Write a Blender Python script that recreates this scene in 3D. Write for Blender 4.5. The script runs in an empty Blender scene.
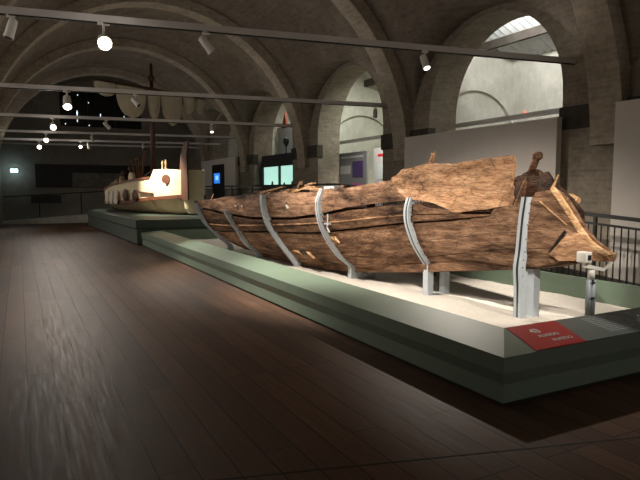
import bpy, bmesh, math, random
from mathutils import Vector, Matrix, noise
random.seed(7)
PI = math.pi
SC = bpy.context.scene
COL = SC.collection

# ------------------------------------------------------------------ helpers
def lin(c):
    c = c / 255.0
    return c / 12.92 if c <= 0.04045 else ((c + 0.055) / 1.055) ** 2.4
def rgb(r, g, b): return (lin(r), lin(g), lin(b), 1.0)

class NT:
    def __init__(self, name):
        self.m = bpy.data.materials.new(name); self.m.use_nodes = True
        self.t = self.m.node_tree; self.n = self.t.nodes; self.l = self.t.links
        self.b = self.n['Principled BSDF']
    def add(self, typ, **kw):
        n = self.n.new(typ)
        for k, v in kw.items():
            if k.startswith('_'): setattr(n, k[1:], v)
            else: n.inputs[k.replace('__', ' ')].default_value = v
        return n
    def link(self, a, b): self.l.new(a, b)
    def coords(self, scale=(1, 1, 1), rot=(0, 0, 0)):
        tc = self.n.new('ShaderNodeTexCoord'); mp = self.n.new('ShaderNodeMapping')
        mp.inputs['Scale'].default_value = scale; mp.inputs['Rotation'].default_value = rot
        self.link(tc.outputs['Object'], mp.inputs['Vector']); return mp.outputs['Vector']
    def noise(self, vec, scale, detail=6, rough=0.6):
        n = self.n.new('ShaderNodeTexNoise'); n.inputs['Scale'].default_value = scale
        n.inputs['Detail'].default_value = detail; n.inputs['Roughness'].default_value = rough
        if vec is not None: self.link(vec, n.inputs['Vector'])
        return n.outputs['Fac']
    def ramp(self, fac, stops):
        r = self.n.new('ShaderNodeValToRGB'); e = r.color_ramp.elements
        while len(e) < len(stops): e.new(0.5)
        for i, (p, c) in enumerate(stops): e[i].position = p; e[i].color = c
        self.link(fac, r.inputs['Fac']); return r.outputs['Color']
    def mix(self, fac, a, b, mode='MIX'):
        m = self.n.new('ShaderNodeMix'); m.data_type = 'RGBA'; m.blend_type = mode
        for s, v in ((m.inputs[0], fac), (m.inputs[6], a), (m.inputs[7], b)):
            if hasattr(v, 'is_linked'): self.link(v, s)
            else: s.default_value = v
        return m.outputs[2]
    def bump(self, h, strength=0.3, dist=0.02):
        b = self.n.new('ShaderNodeBump'); b.inputs['Strength'].default_value = strength
        b.inputs['Distance'].default_value = dist
        self.link(h, b.inputs['Height']); self.link(b.outputs['Normal'], self.b.inputs['Normal'])
    def fin(self, col, rough=0.7, metal=0.0, spec=None):
        if hasattr(col, 'is_linked'): self.link(col, self.b.inputs['Base Color'])
        else: self.b.inputs['Base Color'].default_value = col
        self.b.inputs['Roughness'].default_value = rough; self.b.inputs['Metallic'].default_value = metal
        if spec is not None: self.b.inputs['Specular IOR Level'].default_value = spec
        return self.m

def paint(name, c, rough=0.6, var=0.12, scale=6, metal=0.0, spec=None):
    k = NT(name); v = k.coords()
    n = k.noise(v, scale, 4)
    d = tuple(x * (1 - var) for x in c[:3]) + (1,); u = tuple(min(1, x * (1 + var)) for x in c[:3]) + (1,)
    return k.fin(k.ramp(n, [(0.3, d), (0.7, u)]), rough, metal, spec)
def emit(name, c, s):
    k = NT(name); k.b.inputs['Base Color'].default_value = c
    k.b.inputs['Emission Color'].default_value = c; k.b.inputs['Emission Strength'].default_value = s
    return k.m
def wood_hull(name, dark, mid, light, grey, crack=.5):
    k = NT(name)
    v = k.coords((9, 0.7, 9)); v2 = k.coords((1, 0.45, 1.3)); v3 = k.coords((40, 2.2, 40))
    grain = k.noise(v, 1.6, 10, 0.72); patch = k.noise(v2, 1.9, 8, 0.7); fine = k.noise(v3, 1.5, 6, 0.7)
    c1 = k.ramp(grain, [(0.28, dark), (0.45, mid), (0.62, light), (0.78, grey)])
    c2 = k.ramp(patch, [(0.36, (0.12, 0.10, 0.09, 1)), (0.47, (0.78, 0.74, 0.70, 1)), (0.62, (1.35, 1.3, 1.25, 1))])
    c = k.mix(1.0, c1, c2, 'MULTIPLY')
    c3 = k.ramp(fine, [(0.36, (0.35, 0.32, 0.3, 1)), (0.52, (1.05, 1.05, 1.05, 1))])
    c = k.mix(0.75, c, c3, 'MULTIPLY')
    vo = k.n.new('ShaderNodeTexVoronoi'); vo.feature = 'DISTANCE_TO_EDGE'; vo.inputs['Scale'].default_value = 2.2
    wv = k.coords((3, 0.8, 3)); k.link(wv, vo.inputs['Vector'])
    cr = k.ramp(vo.outputs['Distance'], [(0.0, (0.25, 0.2, 0.18, 1)), (0.03, (1, 1, 1, 1))])
    c = k.mix(crack, c, cr, 'MULTIPLY')
    add = k.n.new('ShaderNodeMath'); add.operation = 'ADD'
    k.link(grain, add.inputs[0]); k.link(fine, add.inputs[1])
    k.bump(add.outputs[0], 0.8, 0.03)
    return k.fin(c, 0.85, 0, 0.2)

class MB:
    def __init__(self): self.v = []; self.f = []
    def quad(self, a, b, c, d):
        i = len(self.v); self.v += [tuple(a), tuple(b), tuple(c), tuple(d)]; self.f.append((i, i+1, i+2, i+3))
    def box(self, x0, x1, y0, y1, z0, z1):
        i = len(self.v)
        self.v += [(x, y, z) for z in (z0, z1) for y in (y0, y1) for x in (x0, x1)]
        for q in ((0,2,3,1),(4,5,7,6),(0,1,5,4),(2,6,7,3),(0,4,6,2),(1,3,7,5)): self.f.append(tuple(i+j for j in q))
        return self
    def bar(self, a, b, w, h, up=(0, 0, 1), w2=None, h2=None):
        a = Vector(a); b = Vector(b); d = (b-a).normalized(); up = Vector(up)
        s = d.cross(up)
        if s.length < 1e-4: s = d.cross(Vector((1, 0, 0)))
        s.normalize(); u = s.cross(d)
        w2 = w if w2 is None else w2; h2 = h if h2 is None else h2
        i = len(self.v)
        for p, ww, hh in ((a, w, h), (b, w2, h2)):
            for sx, sy in ((-1,-1),(1,-1),(1,1),(-1,1)): self.v.append(tuple(p + s*sx*ww/2 + u*sy*hh/2))
        for q in ((0,1,2,3),(7,6,5,4),(0,4,5,1),(1,5,6,2),(2,6,7,3),(3,7,4,0)): self.f.append(tuple(i+j for j in q))
        return self
    def tube(self, pts, r, n=8, cap=True):
        pts = [Vector(p) for p in pts]; rs = r if isinstance(r, (list, tuple)) else [r]*len(pts)
        base = len(self.v); ref = None
        for k, p in enumerate(pts):
            d = (pts[min(k+1, len(pts)-1)] - pts[max(k-1, 0)]).normalized()
            if ref is None or abs(ref.dot(d)) > 0.99:
                ref = Vector((0, 0, 1)) if abs(d.z) < 0.9 else Vector((1, 0, 0))
            s = d.cross(ref).normalized(); u = s.cross(d); ref = u
            for j in range(n):
                a = 2*PI*j/n; self.v.append(tuple(p + (s*math.cos(a) + u*math.sin(a))*rs[k]))
        for k in range(len(pts)-1):
            for j in range(n):
                a = base+k*n+j; b = base+k*n+(j+1) % n
                self.f.append((a, b, b+n, a+n))
        if cap:
            self.f.append(tuple(base+j for j in range(n))[::-1]); self.f.append(tuple(base+(len(pts)-1)*n+j for j in range(n)))
        return self
    def prism(self, pts, vec):
        i = len(self.v); n = len(pts); vec = Vector(vec)
        self.v += [tuple(Vector(p)) for p in pts] + [tuple(Vector(p)+vec) for p in pts]
        self.f.append(tuple(range(i, i+n))); self.f.append(tuple(range(i+2*n-1, i+n-1, -1)))
        for j in range(n): self.f.append((i+j, i+n+j, i+n+(j+1) % n, i+(j+1) % n))
        return self
    def grid(self, rows, close=False):
        i = len(self.v); n = len(rows[0])
        for r in rows: self.v += [tuple(p) for p in r]
        for a in range(len(rows)-1):
            for b in range(n if close else n-1):
                c = (b+1) % n
                self.f.append((i+a*n+b, i+a*n+c, i+(a+1)*n+c, i+(a+1)*n+b))
        return self
    def lathe(self, prof, loc=(0, 0, 0), n=16, axis=None):
        loc = Vector(loc); rows = []
        q = Vector((0, 0, 1)).rotation_difference(Vector(axis).normalized()) if axis else None
        for r, z in prof:
            row = []
            for j in range(n):
                p = Vector((r*math.cos(2*PI*j/n), r*math.sin(2*PI*j/n), z))
                if q: p = q @ p
                row.append(loc + p)
            rows.append(row)
        base = len(self.v); self.grid(rows, True)
        self.f.append(tuple(base+j for j in range(n))[::-1]); self.f.append(tuple(base+(len(rows)-1)*n+j for j in range(n)))
        return self
    def build(self, name, mat, parent=None, bevel=0, smooth=False, origin=None):
        me = bpy.data.meshes.new(name); me.from_pydata(self.v, [], self.f)
        bm = bmesh.new(); bm.from_mesh(me)
        bmesh.ops.recalc_face_normals(bm, faces=bm.faces)
        if origin is not None: bmesh.ops.translate(bm, verts=bm.verts, vec=-Vector(origin))
        bm.to_mesh(me); bm.free()
        if smooth:
            for p in me.polygons: p.use_smooth = True
        o = bpy.data.objects.new(name, me); COL.objects.link(o)
        me.materials.append(mat)
        if origin is not None: o.location = origin
        if parent is not None:
            o.parent = parent
            o.matrix_parent_inverse = Matrix.Translation(-parent.location) if parent.rotation_euler.z == 0 else \
                (Matrix.Translation(parent.location) @ Matrix.Rotation(parent.rotation_euler.z, 4, 'Z')).inverted()
        if bevel:
            md = o.modifiers.new('bevel', 'BEVEL'); md.width = bevel; md.segments = 2; md.limit_method = 'ANGLE'
        return o
def tag(o, label=None, cat=None, group=None, kind=None):
    if label: o['label'] = label
    if cat: o['category'] = cat
    if group: o['group'] = group
    if kind: o['kind'] = kind
    return o
def thing(name, loc, label, cat, group=None):
    o = bpy.data.objects.new(name, None); COL.objects.link(o); o.location = loc; o.empty_display_size = 0.1
    return tag(o, label, cat, group)
def struct(o): o['kind'] = 'structure'; return o
def interp(x, pts):
    pts = sorted(pts)
    if x <= pts[0][0]: return pts[0][1]
    for (a, b), (c, d) in zip(pts, pts[1:]):
        if x <= c: return b + (d-b)*(x-a)/(c-a) if c > a else d
    return pts[-1][1]
def nz(x, y, z, s=1.0): return noise.noise(Vector((x*s, y*s, z*s)))

# ------------------------------------------------------------------ materials
def mat_floor():
    k = NT('floor_planks')
    v = k.coords((1, 1, 1), (0, 0, PI/2))
    br = k.n.new('ShaderNodeTexBrick'); k.link(v, br.inputs['Vector'])
    br.offset = 0.37; br.offset_frequency = 3; br.squash = 1.0
    for a, b in (('Scale', 1.0), ('Brick Width', 2.3), ('Row Height', 0.21), ('Mortar Size', 0.005), ('Mortar Smooth', 0.1), ('Bias', 0.0)): br.inputs[a].default_value = b
    br.inputs['Color1'].default_value = (0.0, 0.0, 0.0, 1); br.inputs['Color2'].default_value = (1, 1, 1, 1); br.inputs['Mortar'].default_value = (0.5, 0.5, 0.5, 1)
    g = k.noise(k.coords((22, 1.1, 1)), 1.5, 9, 0.65); gf = k.noise(k.coords((90, 3, 1)), 1.0, 4, 0.6)
    base = k.ramp(g, [(0.25, rgb(68, 49, 38)), (0.5, rgb(98, 71, 54)), (0.75, rgb(120, 90, 70))])
    tone = k.ramp(br.outputs['Color'], [(0.0, (0.72, 0.7, 0.69, 1)), (1.0, (1.18, 1.15, 1.12, 1))])
    c = k.mix(1.0, base, tone, 'MULTIPLY')
    c = k.mix(0.35, c, k.ramp(gf, [(0.3, (0.6, 0.58, 0.55, 1)), (0.7, (1.15, 1.15, 1.15, 1))]), 'MULTIPLY')
    c = k.mix(br.outputs['Fac'], c, rgb(26, 18, 14))
    big = k.noise(k.coords((0.5, 0.5, 1)), 1.2, 3)
    c = k.mix(0.4, c, k.ramp(big, [(0.3, (0.75, 0.75, 0.75, 1)), (0.7, (1.1, 1.1, 1.1, 1))]), 'MULTIPLY')
    rr = k.ramp(g, [(0.3, (0.46, 0.46, 0.46, 1)), (0.7, (0.62, 0.62, 0.62, 1))])
    k.link(rr, k.b.inputs['Roughness'])
    inv = k.n.new('ShaderNodeMath'); inv.operation = 'SUBTRACT'; inv.inputs[0].default_value = 1; k.link(br.outputs['Fac'], inv.inputs[1])
    k.bump(inv.outputs[0], 0.4, 0.004)
    k.link(c, k.b.inputs['Base Color']); k.b.inputs['Specular IOR Level'].default_value = 0.28
    return k.m
def mat_masonry(name, c0, c1, bscale=1.0, mort=0.75):
    k = NT(name)
    tc = k.n.new('ShaderNodeTexCoord'); sx = k.n.new('ShaderNodeSeparateXYZ'); cx = k.n.new('ShaderNodeCombineXYZ')
    k.link(tc.outputs['Object'], sx.inputs[0])
    ad = k.n.new('ShaderNodeMath'); ad.operation = 'ADD'; k.link(sx.outputs['X'], ad.inputs[0]); k.link(sx.outputs['Y'], ad.inputs[1])
    k.link(ad.outputs[0], cx.inputs['X']); k.link(sx.outputs['Z'], cx.inputs['Y'])
    br = k.n.new('ShaderNodeTexBrick'); k.link(cx.outputs[0], br.inputs['Vector'])
    for a, b in (('Scale', bscale), ('Brick Width', 0.28), ('Row Height', 0.075), ('Mortar Size', 0.012), ('Mortar Smooth', 0.4)): br.inputs[a].default_value = b
    br.inputs['Color1'].default_value = (0.8, 0.8, 0.8, 1); br.inputs['Color2'].default_value = (1.15, 1.12, 1.08, 1); br.inputs['Mortar'].default_value = (mort*1.5, mort*1.45, mort*1.35, 1)
    n = k.noise(k.coords(), 1.1, 8, 0.65); n2 = k.noise(k.coords(), 9, 6, 0.7)
    c = k.ramp(n, [(0.3, c0), (0.7, c1)])
    c = k.mix(0.7, c, br.outputs['Color'], 'MULTIPLY')
    c = k.mix(0.6, c, k.ramp(n2, [(0.3, (0.6, 0.6, 0.6, 1)), (0.7, (1.2, 1.2, 1.2, 1))]), 'MULTIPLY')
    k.bump(n2, 0.5, 0.03)
    return k.fin(c, 0.9, 0, 0.1)
def mat_plaster(name, c0, c1, scale=1.2):
    k = NT(name)
    n = k.noise(k.coords(), scale, 9, 0.68); n2 = k.noise(k.coords((1, 1, 0.5)), 7, 6, 0.7)
    c = k.ramp(n, [(0.3, c0), (0.68, c1)])
    c = k.mix(0.4, c, k.ramp(n2, [(0.3, (0.7, 0.7, 0.68, 1)), (0.65, (1.1, 1.1, 1.1, 1))]), 'MULTIPLY')
    k.bump(n2, 0.3, 0.02)
    return k.fin(c, 0.9, 0, 0.1)
def mat_sand():
    k = NT('pale_sand')
    n = k.noise(k.coords(), 60, 4, 0.7); n1 = k.noise(k.coords(), 2.5, 5)
    c = k.ramp(n, [(0.3, rgb(190, 182, 170)), (0.7, rgb(226, 220, 210))])
    c = k.mix(0.5, c, k.ramp(n1, [(0.3, (0.85, 0.85, 0.85, 1)), (0.7, (1.05, 1.05, 1.05, 1))]), 'MULTIPLY')
    k.bump(n, 0.4, 0.01)
    return k.fin(c, 0.95, 0, 0.05)

M = {}
M['floor'] = mat_floor()
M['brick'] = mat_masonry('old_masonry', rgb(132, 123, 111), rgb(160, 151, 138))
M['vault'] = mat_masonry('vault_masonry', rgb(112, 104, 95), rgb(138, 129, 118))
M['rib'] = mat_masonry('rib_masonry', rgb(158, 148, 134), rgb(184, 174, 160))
M['band'] = mat_plaster('grey_band_stone', rgb(66, 62, 57), rgb(88, 83, 76), 3)
M['white_plaster'] = mat_plaster('white_plaster', rgb(186, 184, 172), rgb(226, 224, 214), 0.9)
M['end_plaster'] = mat_plaster('end_wall_plaster', rgb(128, 121, 112), rgb(150, 142, 132))
M['corrugated'] = paint('corrugated_roof', rgb(205, 208, 208), 0.6)
M['sand'] = mat_sand()
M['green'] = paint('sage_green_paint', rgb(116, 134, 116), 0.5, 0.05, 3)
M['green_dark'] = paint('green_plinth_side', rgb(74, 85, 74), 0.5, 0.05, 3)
M['toe'] = paint('dark_toe_kick', rgb(22, 24, 21), 0.7)
M['partition'] = paint('grey_partition', rgb(214, 206, 198), 0.8, 0.04, 2)
M['beam'] = paint('grey_beam_paint', rgb(212, 208, 206), 0.5, 0.06, 4)
M['spot_white'] = paint('white_lamp_body', rgb(225, 222, 214), 0.45, 0.03)
M['steel'] = paint('pale_steel', rgb(172, 180, 186), 0.45, 0.06, 12)
M['steel_dark'] = paint('bolt_steel', rgb(60, 62, 64), 0.4, 0.1, 12, 0.5)
M['black'] = paint('black_metal', rgb(26, 25, 25), 0.5)
M['dark_deck'] = paint('dark_walkway', rgb(48, 45, 43), 0.6)
M['red'] = paint('red_panel', rgb(190, 30, 42), 0.4, 0.04)
M['panel_grey'] = paint('grey_panel', rgb(112, 122, 120), 0.4, 0.05)
M['letters'] = paint('white_letters', rgb(235, 235, 232), 0.5, 0.02)
M['letters_grey'] = paint('grey_letters', rgb(178, 188, 188), 0.5, 0.02)
H_D, H_M, H_L, H_G = rgb(50, 37, 29), rgb(116, 88, 69), rgb(160, 128, 103), rgb(200, 174, 149)
M['hull'] = wood_hull('waterlogged_hull_wood', H_D, H_M, H_L, H_G)
M['hull_dark'] = wood_hull('dark_wale_wood', rgb(46, 34, 26), rgb(102, 76, 58), rgb(138, 108, 84), rgb(176, 148, 122))
M['hull_light'] = wood_hull('pale_strake_wood', rgb(110, 78, 56), rgb(176, 136, 104), rgb(204, 166, 132), rgb(224, 198, 168), .55)
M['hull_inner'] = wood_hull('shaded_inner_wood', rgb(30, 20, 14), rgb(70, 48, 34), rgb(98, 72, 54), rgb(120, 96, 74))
M['splinter'] = wood_hull('splintered_wood', rgb(120, 84, 56), rgb(190, 150, 108), rgb(220, 188, 148), rgb(236, 214, 182))
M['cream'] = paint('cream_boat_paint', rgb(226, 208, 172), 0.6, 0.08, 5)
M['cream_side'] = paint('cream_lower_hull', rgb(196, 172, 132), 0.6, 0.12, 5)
M['brown'] = paint('brown_wale', rgb(104, 60, 36), 0.5, 0.2, 8)
M['brown_dark'] = paint('dark_brown_timber', rgb(84, 52, 35), 0.5, 0.2, 8)
M['sail'] = paint('sail_canvas', rgb(178, 168, 150), 0.9, 0.14, 5)
M['rope'] = paint('rope', rgb(150, 126, 92), 0.9, 0.2, 20)
M['cloth'] = paint('white_cloth', rgb(220, 212, 196), 0.9, 0.1, 8)
M['board_dark'] = paint('dark_wall_board', rgb(34, 33, 31), 0.6, 0.1)
M['board_grey'] = mat_plaster('grey_wall_chart', rgb(96, 93, 88), rgb(140, 136, 128), 3)
M['glass_dark'] = paint('dark_glazing', rgb(12, 16, 18), 0.15, 0.1)
M['lamp'] = emit('lamp_warm', (1, 0.86, 0.66, 1), 40)
M['lamp_soft'] = emit('lamp_soft', (1, 0.95, 0.85, 1), 5)
M['lamp_cold'] = emit('lamp_cold', (0.62, 0.93, 1.0, 1), 10)
M['dot'] = emit('small_light', (0.8, 0.9, 1, 1), 1.2)
M['tube'] = emit('fill_tube', (1, 0.98, 0.92, 1), 6)
M['teal'] = emit('lit_case_back', (0.48, 0.84, 0.72, 1), 0.9)
M['screen'] = emit('blue_screen', (0.03, 0.2, 0.75, 1), 1.0)
M['screen_light'] = emit('screen_picture', (0.25, 0.6, 1.0, 1), 1.1)
M['red_led'] = emit('red_led', (1, 0.15, 0.1, 1), 1.5)
M['orange'] = paint('rust_orange', rgb(150, 62, 28), 0.7, 0.15)
M['purple'] = paint('violet_photo', rgb(66, 48, 100), 0.5, 0.5, 14)
M['pink'] = paint('pink_photo', rgb(176, 84, 140), 0.5, 0.5, 14)
M['board_lit'] = paint('pale_information_board', rgb(176, 178, 178), 0.6, 0.03)
M['board_mid'] = paint('mid_grey_board', rgb(120, 122, 124), 0.6, 0.03)
M['object_dark'] = paint('dark_exhibit', rgb(50, 62, 56), 0.6, 0.2)

# ------------------------------------------------------------------ room shell
XL, XR = -0.85, 8.3
XC0 = 3.72
YE = 31.2
struct(MB().box(-6, 14, -8, YE+0.6, -0.2, 0).build('floor', M['floor']))
# dark joint crossing the floor boards in front of the plinth
struct(MB().prism([(0.4, 3.1, 0), (4.4, 1.96, 0), (4.4, 1.975, 0), (0.4, 3.115, 0)], (0, 0, 0.0015)).build('trim_1', M['toe']))
P0 = 8.7; PD = 5.47; AR = 1.8; ASP = 3.25
centres = [P0 + PD*k for k in range(-2, 5)]
def arcade(x0, x1, name, ystart, mat, first=-9):
    m = MB(); top = 6.2; y = ystart
    for c in centres:
        if c+AR > YE: break
        a, b = c-AR, c+AR
        if a < ystart or a < first: continue
        m.box(x0, x1, y, a, 0, top)
        n = 28; pr = []
        for i in range(n+1):
            t = PI - PI*i/n
            pr.append((c+AR*math.cos(t), ASP+AR*math.sin(t)))
        for (ya, za), (yb, zb) in zip(pr, pr[1:]):
            for X in (x0, x1): m.quad((X, ya, za), (X, yb, zb), (X, yb, top), (X, ya, top))
            m.quad((x0, ya, za), (x0, yb, zb), (x1, yb, zb), (x1, ya, za))
        y = b
    m.box(x0, x1, y, YE+0.4, 0, top)
    return m.build(name, mat)
struct(arcade(XR, XR+0.77, 'wall_right', -8.0, M['brick']))
struct(arcade(XL-0.77, XL, 'wall_left', -8.0, M['brick'], 5.0))  # unseen arches opened in this wall so world light fills the hall
struct(MB().box(XL-0.8, XR+0.8, -8.3, -8.0, 0, 4.6).build('wall_near', M['brick']))  # unseen wall kept low so world light enters over it as fill
struct(MB().box(XL-0.0, XL+0.12, 30.0, YE, 0, 3.6).build('trim_2', M['rib']))
# end wall with a glazed opening high up
def end_wall():
    m = MB(); y0, y1 = YE, YE+0.4
    m.box(XL-0.5, 1.95, y0, y1, 0, 7.6); m.box(5.85, XR+0.8, y0, y1, 0, 7.6)
    m.box(1.95, 5.85, y0, y1, 0, 4.75); m.box(1.95, 5.85, y0, y1, 6.62, 7.6)
    return m.build('wall_end', M['end_plaster'])
struct(end_wall())
w = struct(MB().box(1.95, 5.85, YE+0.22, YE+0.26, 4.75, 6.62).build('window_1', M['glass_dark']))
for X in (3.25, 4.55):
    MB().box(X-0.02, X+0.02, YE+0.18, YE+0.23, 4.75, 6.62).build('mullion', M['black'], w)
# vaulted ceiling: a round barrel cut by a lower cross vault over every arch
RZ = 2.32; RR = 4.72
def vault_z(x, y):
    d = RR*RR - (x-XC0)**2
    zt = RZ + math.sqrt(d) if d > 0 else RZ
    zl = 0
    k = round((y-P0)/PD); u = (y-(P0+PD*k))/2.42
    if abs(u) < 1: zl = 3.05 + 2.1*math.sqrt(1-u*u)
    return max(zt, zl)
def vault():
    m = MB(); rows = []
    ys = []; y = -8.0
    while y < YE+0.2: ys.append(y); y += 0.14
    for y in ys:
        row = []
        for i in range(65):
            a = PI*i/64; x = XC0 - math.cos(a)*RR*0.9995
            x = max(XL-0.4, min(XR+0.02, x)); row.append((x, y, vault_z(x, y)))
        rows.append(row)
    m.grid(rows)
    return m.build('ceiling', M['vault'], smooth=True)
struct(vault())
for i, c in enumerate(centres[1:]):
    yc = c + PD/2
    if yc > YE: break
    m = MB(); rows = []
    for (rr, dy) in ((4.45, -0.28), (4.45, 0.28), (4.8, 0.28), (4.8, -0.28)):
        rows.append([(XC0 - math.cos(PI*j/60)*rr, yc+dy, RZ + math.sin(PI*j/60)*rr) for j in range(61)])
    rows.append(rows[0]); m.grid(rows)
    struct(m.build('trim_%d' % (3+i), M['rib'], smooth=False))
# stone bands on the piers
for i, c in enumerate(centres[1:]):
    ya, yb = c-PD+AR, c-AR
    if yb > YE: break
    struct(MB().box(XR-0.05, XR+0.16, ya-0.03, yb+0.03, 2.62, 3.0).build('trim_%d' % (20+i), M['band'], bevel=0.01))

# ------------------------------------------------------------------ rooms behind the arches
BX = 11.65
for i, c in enumerate(centres[1:6]):
    if c > YE: break
    ya, yb = c-PD/2, c+PD/2
    m = MB()
    m.box(BX, BX+0.3, ya, yb, 0, 6.0)
    struct(m.build('wall_back_%d' % (i+1), M['white_plaster']))
    struct(MB().box(XR+0.77, BX, yb-0.15, yb+0.15, 0, 6.3).build('wall_cross_%d' % (i+1), M['white_plaster']))
    # corrugated sloping roof
    rows = []
    for a in range(97):
        y = ya+0.15 + (PD-0.3)*a/96
        dz = 0.035*math.sin(a*PI/2.0)
        rows.append([(XR+0.77, y, 6.05+dz), (BX, y, 4.98+dz)])
    m = MB(); m.grid(rows); ro = struct(m.build('ceiling_back_%d' % (i+1), M['corrugated']))
    # purlin carrying the sheets
    struct(MB().bar((10.5, ya+0.15, 5.17), (10.5, yb-0.15, 5.17), 0.1, 0.2).build('trim_%d' % (30+i), M['band']))
    # blind arches in relief on the cross wall and the back wall
    m = MB(); rows = []
    for (rr, dy) in ((1.35, 0), (1.35, -0.1), (1.65, -0.1), (1.65, 0)):
        rows.append([(10.35 - math.cos(PI*j/30)*rr, yb-0.15+dy, 2.75 + math.sin(PI*j/30)*rr) for j in range(31)])
    rows.append(rows[0]); m.grid(rows); struct(m.build('trim_%d' % (40+i), M['white_plaster']))
    m = MB(); rows = []
    for (rr, dx) in ((1.45, 0), (1.45, -0.1), (1.7, -0.1), (1.7, 0)):
        rows.append([(BX+dx, c-0.6 - math.cos(PI*j/30)*rr, 2.4 + math.sin(PI*j/30)*rr) for j in range(31)])
    rows.append(rows[0]); m.grid(rows); struct(m.build('trim_%d' % (50+i), M['white_plaster']))
    # rail across the room
    if i in (1, 2):
        t = tag(MB().bar((9.4, ya+0.16, 3.14), (9.4, yb-0.16, 3.14), 0.05, 0.10).build('cable_tray', M['beam']),
                'grey cable tray crossing the bright room seen through the %s arch' % ('nearest and largest' if i == 1 else 'second, narrower-looking'), 'cable tray')
t = MB().lathe([(0.02, 0), (0.035, 0.02), (0.02, 0.05)], (9.39, 8.75, 3.19), 10).build('warning_light', M['red_led'])
tag(t, 'tiny red warning light on the tray inside the largest arch', 'light')

# ------------------------------------------------------------------ grey partitions against the right wall
def partition(y0, y1, z1, label, x=8.1):
    r = thing('partition_panel', (x, (y0+y1)/2, 0), label, 'partition')
    MB().box(x-0.06, x+0.06, y0, y1, 0.0, z1-0.03).build('board', M['partition'], r)
    MB().box(x-0.07, x+0.07, y0, y1, z1-0.03, z1).build('top_cap', M['partition'], r)
    return r
partition(6.78, 11.08, 2.82, 'long grey partition filling the lower half of the largest arch')
partition(1.5, 5.72, 2.92, 'grey partition at the right edge, above the black railing')
# dim panels in the further arches
pb = thing('partition_panel', (8.15, 25.6, 0), 'grey partition carrying the small blue screen, deep in the hall', 'partition')
MB().box(8.1, 8.2, 23.1, 28.2, 0, 3.0).build('board', M['partition'], pb)
sc = thing('information_screen', (8.08, 25.35, 1.2), 'glowing blue screen set in a tall black panel', 'screen')
MB().box(8.04, 8.095, 24.55, 26.2, 1.2, 2.75).build('casing', M['black'], sc)
p_ = MB().box(8.02, 8.04, 25.05, 25.85, 1.9, 2.36).build('display', M['screen'], sc)
MB().box(8.012, 8.02, 25.2, 25.6, 2.05, 2.25).build('picture', M['screen_light'], p_)

# information boards in the second arch
def info_board(y0, y1, z1, label, mat, pics):
    r = thing('information_board', (9.12, (y0+y1)/2, 0), label, 'information board')
    MB().box(9.1, 9.16, y0, y1, 0.0, z1).build('board', mat, r)
    for (a, b, c, d, mm, nm) in pics:
        MB().box(9.09, 9.1, a, b, c, d).build(nm, mm, r)
    return r
info_board(14.4, 16.1, 2.75, 'grey information board with violet pictures in the second arch', M['board_mid'],
    [(14.6, 15.2, 1.98, 2.47, M['purple'], 'photograph'), (14.65, 15.25, 1.45, 1.8, M['pink'], 'photograph'), (15.35, 15.95, 2.1, 2.35, M['board_lit'], 'text_block'), (14.6, 15.9, 2.58, 2.64, M['letters_grey'], 'heading')])
info_board(13.0, 14.02, 2.8, 'bright white board beside the violet-picture board', M['board_lit'],
    [(13.1, 13.8, 2.55, 2.62, M['red'], 'heading'), (13.1, 13.8, 1.9, 2.35, M['letters_grey'], 'text_block')])

# lit display case in the third arch
cs = thing('display_case', (8.6, 19.6, 0), 'pair of teal-lit display windows in a black case', 'display case')
MB().box(8.56, 8.98, 17.93, 21.3, 0.0, 1.76).build('base', M['black'], cs)
MB().box(8.56, 8.98, 17.93, 21.3, 2.48, 2.92).build('hood', M['black'], cs)
for y in (17.93, 19.55, 21.2):
    MB().box(8.55, 8.98, y, y+0.1, 1.76, 2.48).build('upright', M['black'], cs)
MB().box(8.62, 8.98, 18.0, 21.2, 1.76, 2.48).build('lit_back', M['teal'], cs)
for (y, h, r_, lab) in ((18.5, 0.16, 0.045, 'dark squat exhibit in the nearer teal-lit display window'), (19.2, 0.12, 0.04, 'small dark exhibit beside the divider of the nearer display window'), (20.3, 0.18, 0.045, 'dark exhibit standing in the farther teal-lit display window')):
    tag(MB().lathe([(r_*.6, 0), (r_, h*.3), (r_*.8, h*.7), (r_*.3, h)], (8.59, y, 1.76), 12).build('exhibit', M['object_dark']), lab, 'exhibit')
vs = MB().lathe([(0.05, 0), (0.02, .05), (0.02, .25), (.09, .36), (.12, .46), (.09, .56), (.04, .6)], (8.75, 19.36, 2.92), 12).build('vase_on_stem', M['object_dark'])
tag(vs, 'dark stemmed vessel silhouetted on top of the teal-lit case', 'vessel')
wp = MB().box(9.5, 9.55, 19.6, 21.9, 0, 4.13).build('lit_room_stand_in', M['board_lit']); tag(wp, 'tall pale panel standing in for the bright room behind the teal-lit display case', 'board')  # panel added in place of the lit room beyond the case
orr = MB().prism([(9.05, 20.45, 3.95), (9.05, 20.0, 3.95), (9.05, 20.15, 4.55)], (0.06, 0, 0)).build('orange_pennant', M['orange'])
tag(orr, 'rust orange pointed banner hanging above the teal-lit case', 'banner')

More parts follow.
